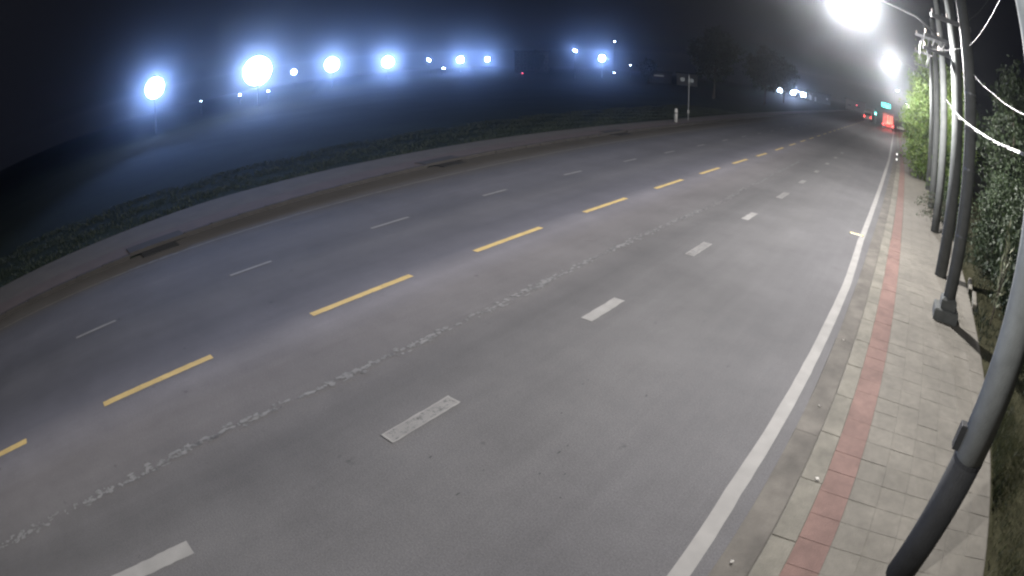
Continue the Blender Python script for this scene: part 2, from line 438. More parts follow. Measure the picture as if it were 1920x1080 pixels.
walk = MB().strip(YS, lambda y: kx(y) + .09, lambda y: kx(y) + 2.93, .094).obj('sidewalk', M_JOINT)
MB().strip([-3, 0, 10, 20, 30, 40, 58], lambda y: kx(y) - .18, lambda y: kx(y) + .1, .088).obj('kerb_bed', M_JOINT, kerb)
tag(walk, 'paved sidewalk with a red strip beside the right kerb', None, None, 'structure')
SW = .4
sm = []
for k in range(5):
    m = MB().box(-SW / 2 + .002, SW / 2 - .002, -SW / 2 + .002, SW / 2 - .002, -.03, 0, ch=.0015)
    sm.append(m.mesh('paving_slab', M_SLAB))
rm = []
for k in range(3):
    rm.append(MB().box(-.199, .199, -SW / 2 + .002, SW / 2 - .002, -.03, 0, ch=.0015).mesh('red_paving_slab', M_RED))
far = MB(); farr = MB(); cnt = 0
ytop = 2.3 + 37 * SW
for j in range(-4, 140):
    y = 2.3 + j * SW
    for c in range(7):
        x = kx(y) + (.30 if c == 0 else .705 + (c - 1) * SW)
        if c == 6: x -= 0.0
        z = .1 + random.uniform(-.0025, .0025)
        if j >= 0 and j < 37:
            me = random.choice(rm if c == 0 else sm)
            o = link(bpy.data.objects.new('red_paving_slab' if c == 0 else 'paving_slab', me), walk, (x, y, z))
            o.rotation_euler = (random.uniform(-.006, .006), random.uniform(-.006, .006), random.choice((0, math.pi)) + random.uniform(-.004, .004))
        else:
            h = .18 if c == 0 else .196
            (farr if c == 0 else far).box(x - h, x + h, y - .196, y + .196, .06, z, ch=.004)
far.obj('far_paving', M_SLABF, walk)['kind'] = 'stuff'
farr.obj('far_red_paving', M_REDF, walk)['kind'] = 'stuff'
MB().strip([58, 80, 120, 200, 400], lambda y: kx(y) + .10, lambda y: kx(y) + .48, .1).obj('far_red_band', M_REDF, walk)
MB().strip([58, 80, 120, 200, 400], lambda y: kx(y) + .485, lambda y: kx(y) + 2.9, .1).obj('far_grey_band', M_SLABF, walk)

# left gutter, kerb and sidewalk
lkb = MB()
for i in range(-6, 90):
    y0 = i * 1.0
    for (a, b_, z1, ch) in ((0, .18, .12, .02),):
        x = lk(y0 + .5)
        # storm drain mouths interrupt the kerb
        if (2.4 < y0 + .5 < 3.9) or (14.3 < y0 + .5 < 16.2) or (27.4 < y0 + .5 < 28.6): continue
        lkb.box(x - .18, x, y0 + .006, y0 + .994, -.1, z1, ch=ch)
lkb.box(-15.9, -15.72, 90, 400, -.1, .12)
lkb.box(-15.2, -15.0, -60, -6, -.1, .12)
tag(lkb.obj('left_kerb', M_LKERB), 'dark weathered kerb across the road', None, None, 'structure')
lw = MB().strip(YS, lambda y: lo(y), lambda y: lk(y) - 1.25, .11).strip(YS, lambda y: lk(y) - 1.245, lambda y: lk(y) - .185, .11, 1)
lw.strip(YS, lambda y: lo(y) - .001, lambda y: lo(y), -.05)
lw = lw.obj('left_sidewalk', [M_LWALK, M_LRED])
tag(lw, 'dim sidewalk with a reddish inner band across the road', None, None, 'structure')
for y0, y1 in ((2.0, 4.0), (14.0, 16.0), (27.0, 29.0)):
    ym = (y0 + y1) / 2; x = lk(ym)
    d = empty('drain_inlet', (x, ym, 0), label={2.0: 'dark storm drain mouth in the far kerb nearest the camera', 14.0: 'dark storm drain mouth in the far kerb above the third lane dash', 27.0: 'small storm drain mouth in the far kerb near the pale post'}[y0], cat='storm drain', group='storm drains in the far kerb')
    MB().box(-.04, .55, -.6, .6, .002, .03).obj('apron', M_DARK, d)
    MB().box(-.75, -.04, -.995, .995, .02, .125, ch=.02).obj('lid', M_LKERB, d)

# soil verge right of the sidewalk with a low concrete edging
vg = MB(); nx_, ny_ = 14, 150
vv = []
for j in range(ny_):
    for i in range(nx_):
        y = -4 + j * .7; x = 2.95 + kx(y) + i * .45
        vv.append((x, y, .07 + (0 if i == 0 else .04 * math.sin(x * 3 + y * 1.7) + .05 * random.random() + .05 * i * .3)))
vg.add(vv, [(j * nx_ + i, j * nx_ + i + 1, (j + 1) * nx_ + i + 1, (j + 1) * nx_ + i) for j in range(ny_ - 1) for i in range(nx_ - 1)])
tag(vg.obj('verge', M_SOIL, smooth=True), 'earth verge beside the right sidewalk', None, None, 'structure')

def blades(name, n, xr, yr, h, mat_, dens=None, z=.08, w=.012):
    P = []
    x = rng.uniform(*xr, n); y = rng.uniform(*yr, n)
    cl = np.sin(x * 2.3 + 1) * np.sin(y * 1.1) + rng.normal(0, .5, n)
    k = cl > -.1; x, y = x[k], y[k]; m_ = len(x)
    a = rng.uniform(0, 2 * np.pi, m_); hh = h * rng.uniform(.4, 1.2, m_); ln = rng.normal(0, .35, m_) * hh; la = rng.uniform(0, 6.3, m_)
    v = np.zeros((m_, 3, 3))
    v[:, 0] = np.c_[x - np.cos(a) * w, y - np.sin(a) * w, np.full(m_, z)]
    v[:, 1] = np.c_[x + np.cos(a) * w, y + np.sin(a) * w, np.full(m_, z)]
    v[:, 2] = np.c_[x + ln * np.cos(la), y + ln * np.sin(la), z + hh]
    return fast_mesh(name, v.reshape(-1, 3), 3, mat_)
def fast_mesh(name, v, k, mat_):
    me = bpy.data.meshes.new(name); n = len(v) // k
    me.vertices.add(len(v)); me.vertices.foreach_set('co', np.asarray(v, np.float32).ravel())
    me.loops.add(len(v)); me.loops.foreach_set('vertex_index', np.arange(len(v), dtype=np.int32))
    me.polygons.add(n); me.polygons.foreach_set('loop_start', np.arange(0, len(v), k, dtype=np.int32))
    me.update(calc_edges=True); me.materials.append(mat_); me.validate(); return me
nv = blades('verge_grass_near', 30000, (2.98, 4.6), (1.2, 9.5), .13, M_GRASSN, w=.009)
tag(link(bpy.data.objects.new('near_verge_grass', nv)), 'weedy grass on the verge in the lower right corner', 'grass', None, 'stuff')
o = link(bpy.data.objects.new('verge_grass', blades('verge_grass', 26000, (3.0, 5.6), (1.5, 34), .16, M_GRASS)))
tag(o, 'short weeds and grass on the earth verge', 'grass', None, 'stuff')
v_ = blades('field_edge_grass', 60000, (-26, -18.9), (-6, 60), .10, M_GRASS, z=-.03, w=.02)
tag(link(bpy.data.objects.new('field_grass', v_)), 'dark grass along the outer edge of the far sidewalk', 'grass', None, 'stuff')

# ------------------------------------------------------------------ foliage
def leaves(pts, size, up=.3, asp=.45):
    """rhombic leaves at the points, random orientation"""
    n = len(pts); a = rng.normal(size=(n, 3)); a[:, 2] -= up
    a /= np.linalg.norm(a, axis=1)[:, None]
    b = np.cross(a, rng.normal(size=(n, 3))); b /= np.linalg.norm(b, axis=1)[:, None]
    s = size * rng.uniform(.55, 1.25, n)[:, None]
    v = np.stack([pts - a * s, pts + b * s * asp, pts + a * s, pts - b * s * asp], 1)
    return v.reshape(-1, 3)
def crown_points(lobes, n, clump=.22, per=14):
    """clumps of leaves in the shells of a few uneven lobes (cx,cy,cz,rx,ry,rz)"""
    w = np.array([l[3] * l[4] * l[5] for l in lobes]) ** .67; w /= w.sum()
    k = max(1, n // per); idx = rng.choice(len(lobes), k, p=w)
    L = np.array(lobes)[idx]
    d = rng.normal(size=(k, 3)); d /= np.linalg.norm(d, axis=1)[:, None]
    r = rng.uniform(.35, 1.05, k) ** .5
    bump = 1 + .18 * np.sin(d[:, 0] * 7 + idx) * np.sin(d[:, 2] * 6 + idx * 2) + .1 * rng.normal(size=k)
    c = L[:, :3] + d * L[:, 3:] * (r * bump)[:, None]
    keep = (np.sin(c[:, 0] * 2.1 + c[:, 2] * 1.7) + np.sin(c[:, 1] * 1.9 - c[:, 2] * 2.3) + rng.normal(0, .8, k)) > -1.1
    c = c[keep]
    p = np.repeat(c, per, 0) + rng.normal(0, clump, (len(c) * per, 3)) * [1, 1, .8]
    return p
def tree(name, loc, lobes, n, size, m, trunk, label, group=None, clump=.22, branches=6, cat='tree', bark=M_BARK, up=.3):
    root = empty(name, loc, label=label, cat=cat, group=group)
    p = crown_points(lobes, n, clump); p[:, 2] = np.maximum(p[:, 2], .05)
    link(bpy.data.objects.new('crown', fast_mesh('crown', leaves(p, size, up), 4, m)), root)
    H, r0 = trunk
    t = MB(); pts = [(.05 * H * math.sin(q * 2.2) * .4, .03 * H * math.sin(q * 1.7), H * q) for q in np.linspace(0, 1, 9)]
    t.tube(pts, [r0 * (1.25 - .85 * q if q > .05 else 1.5) for q in np.linspace(0, 1, 9)], 9)
    for i in range(branches):
        l = lobes[i % len(lobes)]; st = Vector(pts[3 + i % 5]); en = Vector(l[:3]) + Vector((random.uniform(-.6, .6) * l[3], random.uniform(-.6, .6) * l[4], random.uniform(-.2, .5) * l[5]))
        mid = (st + en) / 2 + Vector((0, 0, .12 * (en - st).length))
        t.tube([st, mid, en], [r0 * .42, r0 * .25, r0 * .08], 6)
    t.obj('trunk', bark, root, smooth=True)
    return root

# the bright yellow-green tree by the second lamp
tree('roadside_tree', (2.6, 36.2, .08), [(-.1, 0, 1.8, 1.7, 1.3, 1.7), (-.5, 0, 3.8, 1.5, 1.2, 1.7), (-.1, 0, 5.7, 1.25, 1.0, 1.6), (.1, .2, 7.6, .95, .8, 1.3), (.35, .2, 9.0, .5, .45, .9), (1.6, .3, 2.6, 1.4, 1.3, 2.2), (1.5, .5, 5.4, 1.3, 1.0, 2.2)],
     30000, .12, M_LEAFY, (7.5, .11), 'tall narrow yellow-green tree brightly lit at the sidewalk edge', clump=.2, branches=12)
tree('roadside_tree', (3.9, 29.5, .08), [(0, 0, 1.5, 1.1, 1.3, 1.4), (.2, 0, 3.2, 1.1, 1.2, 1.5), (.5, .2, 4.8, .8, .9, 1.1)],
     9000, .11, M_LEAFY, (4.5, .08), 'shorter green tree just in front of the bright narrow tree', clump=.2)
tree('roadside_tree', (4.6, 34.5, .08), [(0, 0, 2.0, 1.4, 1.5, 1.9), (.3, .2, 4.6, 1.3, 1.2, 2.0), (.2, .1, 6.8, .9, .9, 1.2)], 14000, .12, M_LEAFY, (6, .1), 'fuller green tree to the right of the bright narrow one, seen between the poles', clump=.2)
tree('roadside_tree', (5.4, 44, .08), [(0, 0, 4, 2.0, 2.2, 2.5), (0.5, 0, 7, 1.8, 1.8, 2.0)], 8000, .16, M_LEAFD, (7, .14), 'dark leafy tree behind the bright narrow tree')
tree('roadside_tree', (6.2, 22, .08), [(0, 0, 3.8, 1.7, 2.3, 2.2), (.6, 1, 6.2, 1.4, 1.6, 1.6), (-.2, -1.4, 2.2, 1.1, 1.5, 1.8)], 14000, .12, M_LEAFD, (6, .14), 'broad dark tree behind the row of utility poles')
# overgrown shrubs right of the verge
sh = [(4.35, 17.2, 3.0, 'dark shrub behind the pole that carries the first lantern'), (4.5, 13.6, 3.6, 'tall dark shrub between the second pole and the nearest one, upper'),
      (4.6, 10.4, 3.3, 'dark shrub at the sidewalk edge right of the pole with the block foot'), (4.8, 7.6, 2.9, 'dark shrub directly behind the nearest pole'), (5.0, 5.0, 2.6, 'dark shrub in the lower right corner, beyond the grass')]
for i, (x, y, h, lab) in enumerate(sh):
    tree('shrub', (x, y, .08), [(0, 0, h * .3, .95, 1.5, h * .32), (.1, .3, h * .62, .85, 1.3, h * .32), (.4, -.4, h * .85, .7, .9, h * .22)],
         9000, .075, M_LEAFD, (h * .75, .05), lab, 'overgrown shrubs along the verge', clump=.16, branches=8, cat='shrub')
# a stalky plant with pale drooping leaves
root = empty('drooping_plant', (3.55, 12.2, .08), label='thin plant with pale drooping leaves beside the nearest pole', cat='plant')
stem = MB(); lf = []
for k in range(5):
    a = random.uniform(0, 6.3); L_ = random.uniform(1.6, 2.6)
    pts = [(.25 * math.cos(a) * q * q, .25 * math.sin(a) * q * q, L_ * q) for q in np.linspace(0, 1, 8)]
    stem.tube(pts, [.018 - .012 * q for q in np.linspace(0, 1, 8)], 6)
    for q in np.linspace(.3, 1, 16):
        lf.append((.25 * math.cos(a) * q * q + random.uniform(-.12, .12), .25 * math.sin(a) * q * q + random.uniform(-.12, .12), L_ * q))
stem.obj('stem', M_BARK, root)
link(bpy.data.objects.new('foliage', fast_mesh('foliage', leaves(np.array(lf), .13, 2.2, .22), 4, M_LEAFP)), root)

# trees across the road in the distance
td = [((-31, 84), 11, 'large dim green tree across the road under the haze'), ((-24.5, 92), 9.5, 'dim tree just right of the large tree across the road'), ((-27, 118), 9, 'far dim tree behind the two larger trees'),
      ((-60, 118), 6, 'low dark tree beside the pale lit shed'), ((-118, 150), 8, 'dark tree near the block with the red light')]
for (x, y), h, lab in td:
    tree('distant_tree', (x, y, 0), [(0, 0, h * .55, h * .3, h * .3, h * .28), (h * .14, 0, h * .75, h * .24, h * .24, h * .22), (-h * .18, 0, h * .68, h * .22, h * .25, h * .2), (0, 0, h * .95, h * .14, h * .14, h * .12)],
         6500, h * .028, M_LEAFF, (h * .6, h * .016), lab, 'distant trees across the road', clump=h * .03)

# ------------------------------------------------------------------ poles
def pole_mesh(h, r0, r1, n=14, base=0.0):
    return MB().tube([(0, 0, base), (0, 0, h * .33), (0, 0, h * .66), (0, 0, h)], [r0, r0 + (r1 - r0) * .33, r0 + (r1 - r0) * .66, r1], n)
def crossarm(parent, z, L=1.0, az=0.0):
    M_ = Matrix.Rotation(az, 4, 'Z')
    c = MB().box(-L * .85, L * .15, -.04, .04, z - .05, z + .05, M=M_).obj('crossarm', M_STEEL, parent)
    for k in range(3):
        x = -L * (.8 - .36 * k)
        ins = MB().tube([M_ @ Vector((x, 0, z + .05)), M_ @ Vector((x, 0, z + .09)), M_ @ Vector((x, 0, z + .1)), M_ @ Vector((x, 0, z + .14)), M_ @ Vector((x, 0, z + .17))], [.015, .03, .018, .032, .012], 8)
        ins.obj('insulator', MATS.get('porcelain') or mat('porcelain', (.35, .3, .26), .3), c)
    return c

# nearest pole, right edge of the frame
p = empty('utility_pole', (1.50, 4.02, .09), label='nearest concrete pole leaning through the right edge, its foot dark', cat='utility pole', group='concrete poles along the sidewalk')
MB().tube([(0, 0, 1.5), (0, 0, 4), (0, 0, 9)], [.196, .182, .15], 20).obj('shaft', M_POLE, p, smooth=True)
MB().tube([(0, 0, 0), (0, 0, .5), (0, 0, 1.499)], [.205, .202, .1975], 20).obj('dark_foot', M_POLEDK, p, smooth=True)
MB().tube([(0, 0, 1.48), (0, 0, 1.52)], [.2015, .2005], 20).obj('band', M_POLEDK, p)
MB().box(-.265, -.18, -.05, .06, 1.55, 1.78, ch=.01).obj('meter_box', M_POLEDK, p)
# second pole with a block foot
p = empty('utility_pole', (1.96, 11.55, .09), label='concrete pole standing on a square block foot mid-sidewalk', cat='utility pole', group='concrete poles along the sidewalk')
MB().tube([(0, 0, .3), (0, 0, 4), (0, 0, 9.5)], [.175, .16, .12], 18).obj('shaft', M_POLE2, p, smooth=True)
f_ = MB().box(-.36, .33, -.3, .3, 0, .26, ch=.03); f_.box(-.22, .22, -.21, .21, .255, .5, ch=.06); f_.obj('block_foot', M_POLE2, p)
MB().tube([(-.17, -.06, .4), (-.165, -.06, 3), (-.155, -.06, 6), (-.14, -.06, 9)], .022, 8).obj('conduit', M_CABLEW, p)
for z in (1.8, 3.2, 4.8): MB().tube([(0, 0, z), (0, 0, z + .04)], [.172, .172], 16).obj('band', M_STEEL, p)
crossarm(p, 6.3, 1.1)
# third pole carries the first lantern
p3 = empty('utility_pole', (2.02, 14.75, .09), label='concrete pole behind the block-foot pole, holding the lantern arm over the road', cat='utility pole', group='concrete poles along the sidewalk')
MB().tube([(0, 0, 0), (0, 0, 4), (0, 0, 9)], [.21, .19, .15], 18).obj('shaft', M_POLE2, p3, smooth=True)
MB().tube([(-.185, -.03, .3), (-.175, -.03, 3), (-.16, -.03, 5.2)], .02, 8).obj('conduit', M_CABLEW, p3)
crossarm(p3, 6.3, 1.2); crossarm(p3, 5.9, 1.3, .1)
# others beyond
for x, y, lab in ((2.15, 20.4, 'third concrete pole from the block-foot one, behind the lantern pole'), (2.3, 25.8, 'concrete pole in front of the bright narrow tree'), (2.5, 32.1, 'concrete pole of the second lantern beside the bright tree'),
                  (2.4, 47, 'small concrete pole just past the bright narrow tree'), (2.4, 62, 'distant concrete pole by the hanging banner'), (2.4, 79, 'far concrete pole holding the third lantern'), (2.5, 90, 'farthest concrete pole, under the smallest starry lantern')):
    p = empty('utility_pole', (x, y, .09), label=lab, cat='utility pole', group='concrete poles along the sidewalk')
    MB().tube([(0, 0, 0), (0, 0, 4), (0, 0, 9)], [.19, .17, .13], 12).obj('shaft', M_POLE2, p, smooth=True)
    if y < 50: crossarm(p, 7.1, 1.4); 
    MB().tube([(-.165, -.03, .3), (-.15, -.03, 4.2)], .018, 6).obj('conduit', M_CABLEW, p)

# ------------------------------------------------------------------ lamps
def lamp_light(name, loc, watts, col, radius, parent, profile=True, spot=None, aim=None):
    if spot:
        l = bpy.data.lights.new(name, 'SPOT'); l.spot_size = spot; l.spot_blend = .8
    else:
        l = bpy.data.lights.new(name, 'POINT')
    l.energy = watts; l.color = col; l.shadow_soft_size = radius
    o = link(bpy.data.objects.new(name, l), parent, loc)
    if aim is not None:
        o.rotation_euler = Vector(aim).to_track_quat('-Z', 'Y').to_euler()
    if profile:          # street optics: wide batwing below, almost nothing above
        l.use_nodes = True; nt = l.node_tree; em = nt.nodes['Emission']
        tc = nt.nodes.new('ShaderNodeTexCoord'); sx = nt.nodes.new('ShaderNodeSeparateXYZ')
        nt.links.new(tc.outputs['Normal'], sx.inputs[0])
        cv = nt.nodes.new('ShaderNodeMapRange'); cv.inputs['From Min'].default_value = -1; cv.inputs['From Max'].default_value = 1
        nt.links.new(sx.outputs['Z'], cv.inputs['Value'])
        rp = nt.nodes.new('ShaderNodeValToRGB'); nt.links.new(cv.outputs[0], rp.inputs[0])
        e = rp.color_ramp.elements
        e[0].position = 0; e[0].color = (.30, .30, .30, 1); e[1].position = 1; e[1].color = (.08, .08, .08, 1)
        for pos, val in ((.12, .40), (.25, .9), (.36, .95), (.41, .85), (.47, .55), (.52, .3)):
            k = e.new(pos); k.color = (val, val, val, 1)
        nt.links.new(rp.outputs[0], em.inputs['Strength'])
    return o
M_LENS = mat('lantern_lens', (.8, .8, .8), .3, emit=((.92, .96, 1.0), 60))
M_LENSB = mat('floodlight_lens', (.8, .8, .8), .3, emit=((.62, .78, 1.0), 60))
M_HEAD = mat('lantern_housing', (.16, .165, .17), .5)
def lantern(x, y, z, px, label, watts, head=1.0, group='street lanterns on arms along the right kerb'):
    """arm from the pole at x=px reaching to the head at x"""
    r = empty('street_lamp', (px, y, z), label=label, cat='street lamp', group=group)
    d = x - px
    MB().tube([(-.1, 0, -.7), (d * .35, 0, -.15), (d * .7, 0, .03), (d * .93, 0, .06)], [.04, .035, .03, .028], 8).obj('arm', M_STEEL, r, smooth=True)
    h = MB().box(d - .34 * head, d + .3 * head, -.15 * head, .15 * head, .0, .1, ch=.03)
    h.box(d - .1, d + .28, -.08, .08, .1, .15, ch=.02); h.obj('housing', M_HEAD, r)
    MB().box(d - .3 * head, d + .2 * head, -.12 * head, .12 * head, -.02, -.002).obj('lens', M_LENS, r)
    lamp_light('lamp_light', (d - .05, 0, -.2), watts, (1.0, .965, .95), .12, r)
    return r
lantern(-1.2, 14.8, 7.0, 1.9, 'brilliant lantern overhead at the top edge, its glare cut by the frame', STREET_W)
lantern(-.45, 32.1, 7.0, 2.4, 'starry lantern directly below the brilliant overhead one', STREET_W * .5)
lantern(.2, 79.2, 7.0, 2.3, 'starry lantern above the red tail lights and the green board', STREET_W * .35)
lantern(2.0, 90, 5.7, 2.45, 'small sparkling lantern touching the top left of the bright tree', STREET_W * .1, .8)
lantern(-4.2, -2.6, 7.6, 1.9, 'added lantern on a long arm, out of view near the camera, lighting the near road', STREET_W * .32)  # out of view; added and placed to light the near road

def floodlight(x, y, z, label, watts, size, col=(.24, .42, 1.0)):
    r = empty('floodlight_mast', (x, y, 0), label=label, cat='floodlight', group='floodlights across the dark field')
    MB().tube([(0, 0, 0), (0, 0, z)], [.11, .07], 8).obj('mast', M_STEEL, r)
    to = Vector((-x, -y, CAMH - z)).normalized()
    q = to.to_track_quat('-Z', 'Y').to_matrix().to_4x4()
    T = Matrix.Translation((0, 0, z)) @ q
    slant = 'slanted' in label and 'right of' not in label
    if slant: T = T @ Matrix.Rotation(.6, 4, 'Z')
    if (size < .9 and not watts) or slant:
        MB().box(-size, size, -size * .5, size * .5, 0, .18, M=T, ch=.05).obj('housing', M_HEAD, r)
        MB().box(-size * .9, size * .9, -size * .42, size * .42, -.03, -.005, M=T).obj('lens', M_LENSB, r)
    else:
        MB().tube([T @ Vector((0, 0, .02)), T @ Vector((0, 0, .22)), T @ Vector((0, 0, .4))], [size * 1.04, size * 1.04, size * .5], 20).obj('housing', M_HEAD, r)
        MB().tube([T @ Vector((0, 0, .0)), T @ Vector((0, 0, -.05)), T @ Vector((0, 0, -.12))], [size, size * .96, size * .7], 24).obj('lens', M_LENSB, r)
    if watts:
        lamp_light('lamp_light', Vector((0, 0, z)) + to * .3, watts, col, .25, r, False, math.radians(30), to)
    return r
F = FAR_W
for x, y, z, w, s, lab in (
    (-78.2, 16.9, 6.75, 1.8, 1.5, 'large round floodlight, leftmost of the blue-haloed row'),
    (-91.6, 40.1, 6.42, 2.8, 2.6, 'biggest floodlight of the row, under the sky second from the left'),
    (-195.2, 101.6, 6.5, .3, 1.0, 'small steady floodlight just right of the biggest one'),
    (-128.0, 78.2, 6.39, 2.1, 1.9, 'third large floodlight of the blue-haloed row'),
    (-159.5, 120.6, 6.14, 2.7, 2.0, 'fourth large floodlight of the blue-haloed row'),
    (-195.6, 171.2, 6.48, .3, .95, 'small slanted floodlight between the fourth and fifth large ones'),
    (-186.0, 181.7, 5.8, 2.0, 1.5, 'fifth large floodlight of the blue-haloed row'),
    (-225.0, 241.5, 6.16, 1.6, 1.3, 'last floodlight on the right end of the main row'),
    (-84.5, 123.9, 7.5, .25, .5, 'slanted floodlight alone over the middle of the field'),
    (-89.1, 144.8, 5.98, 1.0, .95, 'blue-haloed floodlight right of the slanted one over mid field')):
    floodlight(x, y, z, lab, F * w, s)
for x, y, z, s, lab in ((-105, 33, 2.8, .12, 'tiny lamp low between the two largest floodlights'), (-120.8, 48.1, 2.2, .28, 'tiny lamp under the biggest floodlight, lower left'), (-118, 54.4, 1.9, .2, 'tiny lamp under the biggest floodlight, lower right'),
                      (-161.8, 149.1, 2.4, .45, 'bluish lamp hanging low under the gap before the fifth large floodlight'), (-101, 172.6, 12.7, .25, 'faint lamp high above the right blue-haloed floodlight'),
                      (-96.2, 175.3, 4.4, .22, 'faint dot lamp right of the last blue-haloed floodlight'), (-101, 172.4, 1.2, .2, 'faint lamp low under the last blue-haloed floodlight')):
    floodlight(x, y, z, lab, 0, s)['group'] = 'tiny lamps across the field'

# ------------------------------------------------------------------ cables
def cable(pts, r, m, label, sag=0.0, n=24, group='cables strung between the poles', name='cable', knots=False):
    P = [Vector(p) for p in pts]; out = []
    for a, b_ in zip(P[:-1], P[1:]):
        for i in range(n):
            t = i / n; q = a.lerp(b_, t); q.z -= sag * 4 * t * (1 - t); out.append(q)
    out.append(P[-1])
    mb = MB().tube(out, r, 6)
    if knots:
        mb = MB()
        alt = MB()
        for s in range(4):
            (mb if s % 2 else alt).tube([q + Vector((0, math.cos(i * .9 + s * 1.57), math.sin(i * .9 + s * 1.57))) * (r * .8) + Vector((0, 0, .0)) for i, q in enumerate(out)], r * .5, 5)
        for i in range(3, len(out) - 1, 5):      # loose ends
            q = out[i]; mb.tube([q, q + Vector((-.06, .12, -.005)), q + Vector((-.12, .3, .015))], r * .3, 5)
    o = mb.obj(name, m, smooth=True)
    if knots: alt.obj('dark_strand', M_CABLE, o, smooth=True)
    return tag(o, label, 'cable', group)
cable([(1.62, 14.6, 4.75), (1.60, 11.3, 4.33), (1.52, 7.5, 4.10), (1.30, 4.15, 4.05)], .013, M_CABLEW, 'thick twisted pale cable bundle running into the nearest pole', 0.02, 14, knots=True, name='cable_bundle')
cable([(2.05, 11.4, 5.35), (1.85, 8.0, 4.78), (1.38, 4.25, 4.37)], .006, M_CABLE, 'single pale cable above the twisted bundle', .03)
cable([(1.47, 8, 5.81), (1.70, 8.0, 6.02), (1.95, 8.0, 6.3), (2.4, 7.5, 7.2)], .005, M_CABLE, 'thin cable rising steeply out at the top right')
for i, (z0, z1, lab) in enumerate(((6.0, 5.4, 'thin dark cable slanting to the nearest pole'),)):
    cable([(1.2 + .2 * i, 14.6, z0), (1.98 - .1 * i, 11.4, z0 - .05), (1.25, 4.0, z1)], .0045, M_CABLE, lab, .06)
for i, (x, z) in enumerate(((1.0, 6.4), (1.35, 6.38), (1.7, 6.36))):
    cable([(x, 14.7, z), (x + .25, 20.4, z + .85), (x + .3, 25.8, z + .85), (x + .6, 32.1, z + .8), (x + .6, 47, z + .8)], .01, M_CABLE, ('outermost', 'middle', 'innermost')[i] + ' cable on the crossarms running away along the sidewalk', .25)
# coil of spare cable
ring = [(.92 + .13 * math.sin(t), 14.6, 5.82 + .36 * math.cos(t)) for t in np.linspace(0, 2 * math.pi * .92, 30)]
tag(MB().tube(ring, .011, 6).tube([(a + .02, b_ + .03, c - .03) for a, b_, c in ring], .011, 6).obj('cable_coil', M_CABLEW), 'loop of spare cable hanging above the bright tree', 'cable coil')

# ------------------------------------------------------------------ small street things
p = empty('bollard', (-16.7, 37.4, .11), label='pale round-topped concrete post on the far sidewalk', cat='bollard')
MB().tube([(0, 0, 0), (0, 0, .9), (0, 0, 1.0), (0, 0, 1.04)], [.13, .125, .09, .03], 12).obj('shaft', mat('pale_post', (.26, .26, .25), .8, (6, .2)), p, smooth=True)
MB().tube([(0, 0, .62), (0, 0, .75)], [.132, .131], 12).obj('band', mat('post_band', (.12, .12, .12), .7), p)
p = empty('sign_post', (-16.9, 40.2, .11), label='thin tall steel post right of the pale concrete post', cat='post')
MB().tube([(0, 0, 0), (0, 0, 3.6)], .035, 8).obj('shaft', M_STEEL, p)
MB().box(-.02, .02, -.12, .12, .55, .8).obj('plate', mat('pale_post', (.26, .26, .25)), p)
p = empty('marker_post', (.22, 43, .1), label='short marker post with two white reflectors at the far kerb line end', cat='marker post')
MB().tube([(0, 0, 0), (0, 0, .75)], .045, 8).obj('shaft', M_STEEL, p)
for z in (.2, .6): MB().box(-.06, .06, -.055, -.045, z - .07, z + .07, ch=0).obj('reflector', mat('glowing_reflector_white', (.8, .8, .78), .3, emit=((1, .95, .9), .7)), p)  # faint emission stands in for light thrown back by the reflectors
p = empty('banner_sign', (1.1, 60, .1), label='small pale street sign on a thin post beside the bright tree', cat='street sign')
MB().tube([(0, 0, 0), (0, 0, 2.3)], .03, 8).obj('post', M_STEEL, p)
MB().box(-.95, -.02, -.02, .02, 2.05, 2.3).obj('plate', mat('sign_plate', (.5, .46, .42), .6), p)
# raised stud by the edge line
p = empty('road_stud', (-1.0, 16.7, .004), label='yellowish reflective stud on the asphalt beside the white edge line', cat='road stud')
MB().box(-.24, .24, -.07, .07, 0, .025, ch=.012).obj('body', mat('stud_yellow', (.42, .36, .16), .6), p)
MB().box(-.2, .2, -.076, -.069, .004, .018).obj('reflector', MATS['glowing_reflector_white'] , p)
# litter
def scrap(x, y, z, s, label):
    m = MB(); n = 7; vs = []
    for j in range(n):
        for i in range(n):
            vs.append(((i / (n - 1) - .5) * s, (j / (n - 1) - .5) * s * .7, abs(random.gauss(0, s * .13)) + .004))
    m.add(vs, [(j * n + i, j * n + i + 1, (j + 1) * n + i + 1, (j + 1) * n + i) for j in range(n - 1) for i in range(n - 1)])
    o = m.obj('litter', mat('scrap_paper', (.5, .48, .44), .7), None, (x, y, z)); o.rotation_euler = (0, 0, random.uniform(0, 3))
    tag(o, label, 'litter', 'litter by the kerb')
scrap(.02, 5.05, .105, .07, 'crumpled white scrap on the kerb near the red paving')
scrap(-.42, 3.55, .014, .045, 'tiny white scrap in the gutter at the bottom of the picture')
scrap(-.38, 9.0, .014, .05, 'tiny white scrap in the gutter beside the mid kerb')
scrap(-.36, 6.7, .014, .04, 'greyish scrap of paper flat in the gutter')
# concrete edging blocks in the verge
for i, (x, y, lab) in enumerate(((3.12, 14.6, 'low pale concrete edging behind the block-foot pole'), (3.12, 13.4, 'low concrete edging in front of the farther edging piece'))):
    o = MB().box(-.07, .07, -.55, .55, -.02, .16, ch=.02).obj('edging_stone', M_KERB, None, (x, y, .08)); o.rotation_euler = (0, 0, -.12)
    tag(o, lab, 'edging stone', 'edging stones in the verge')
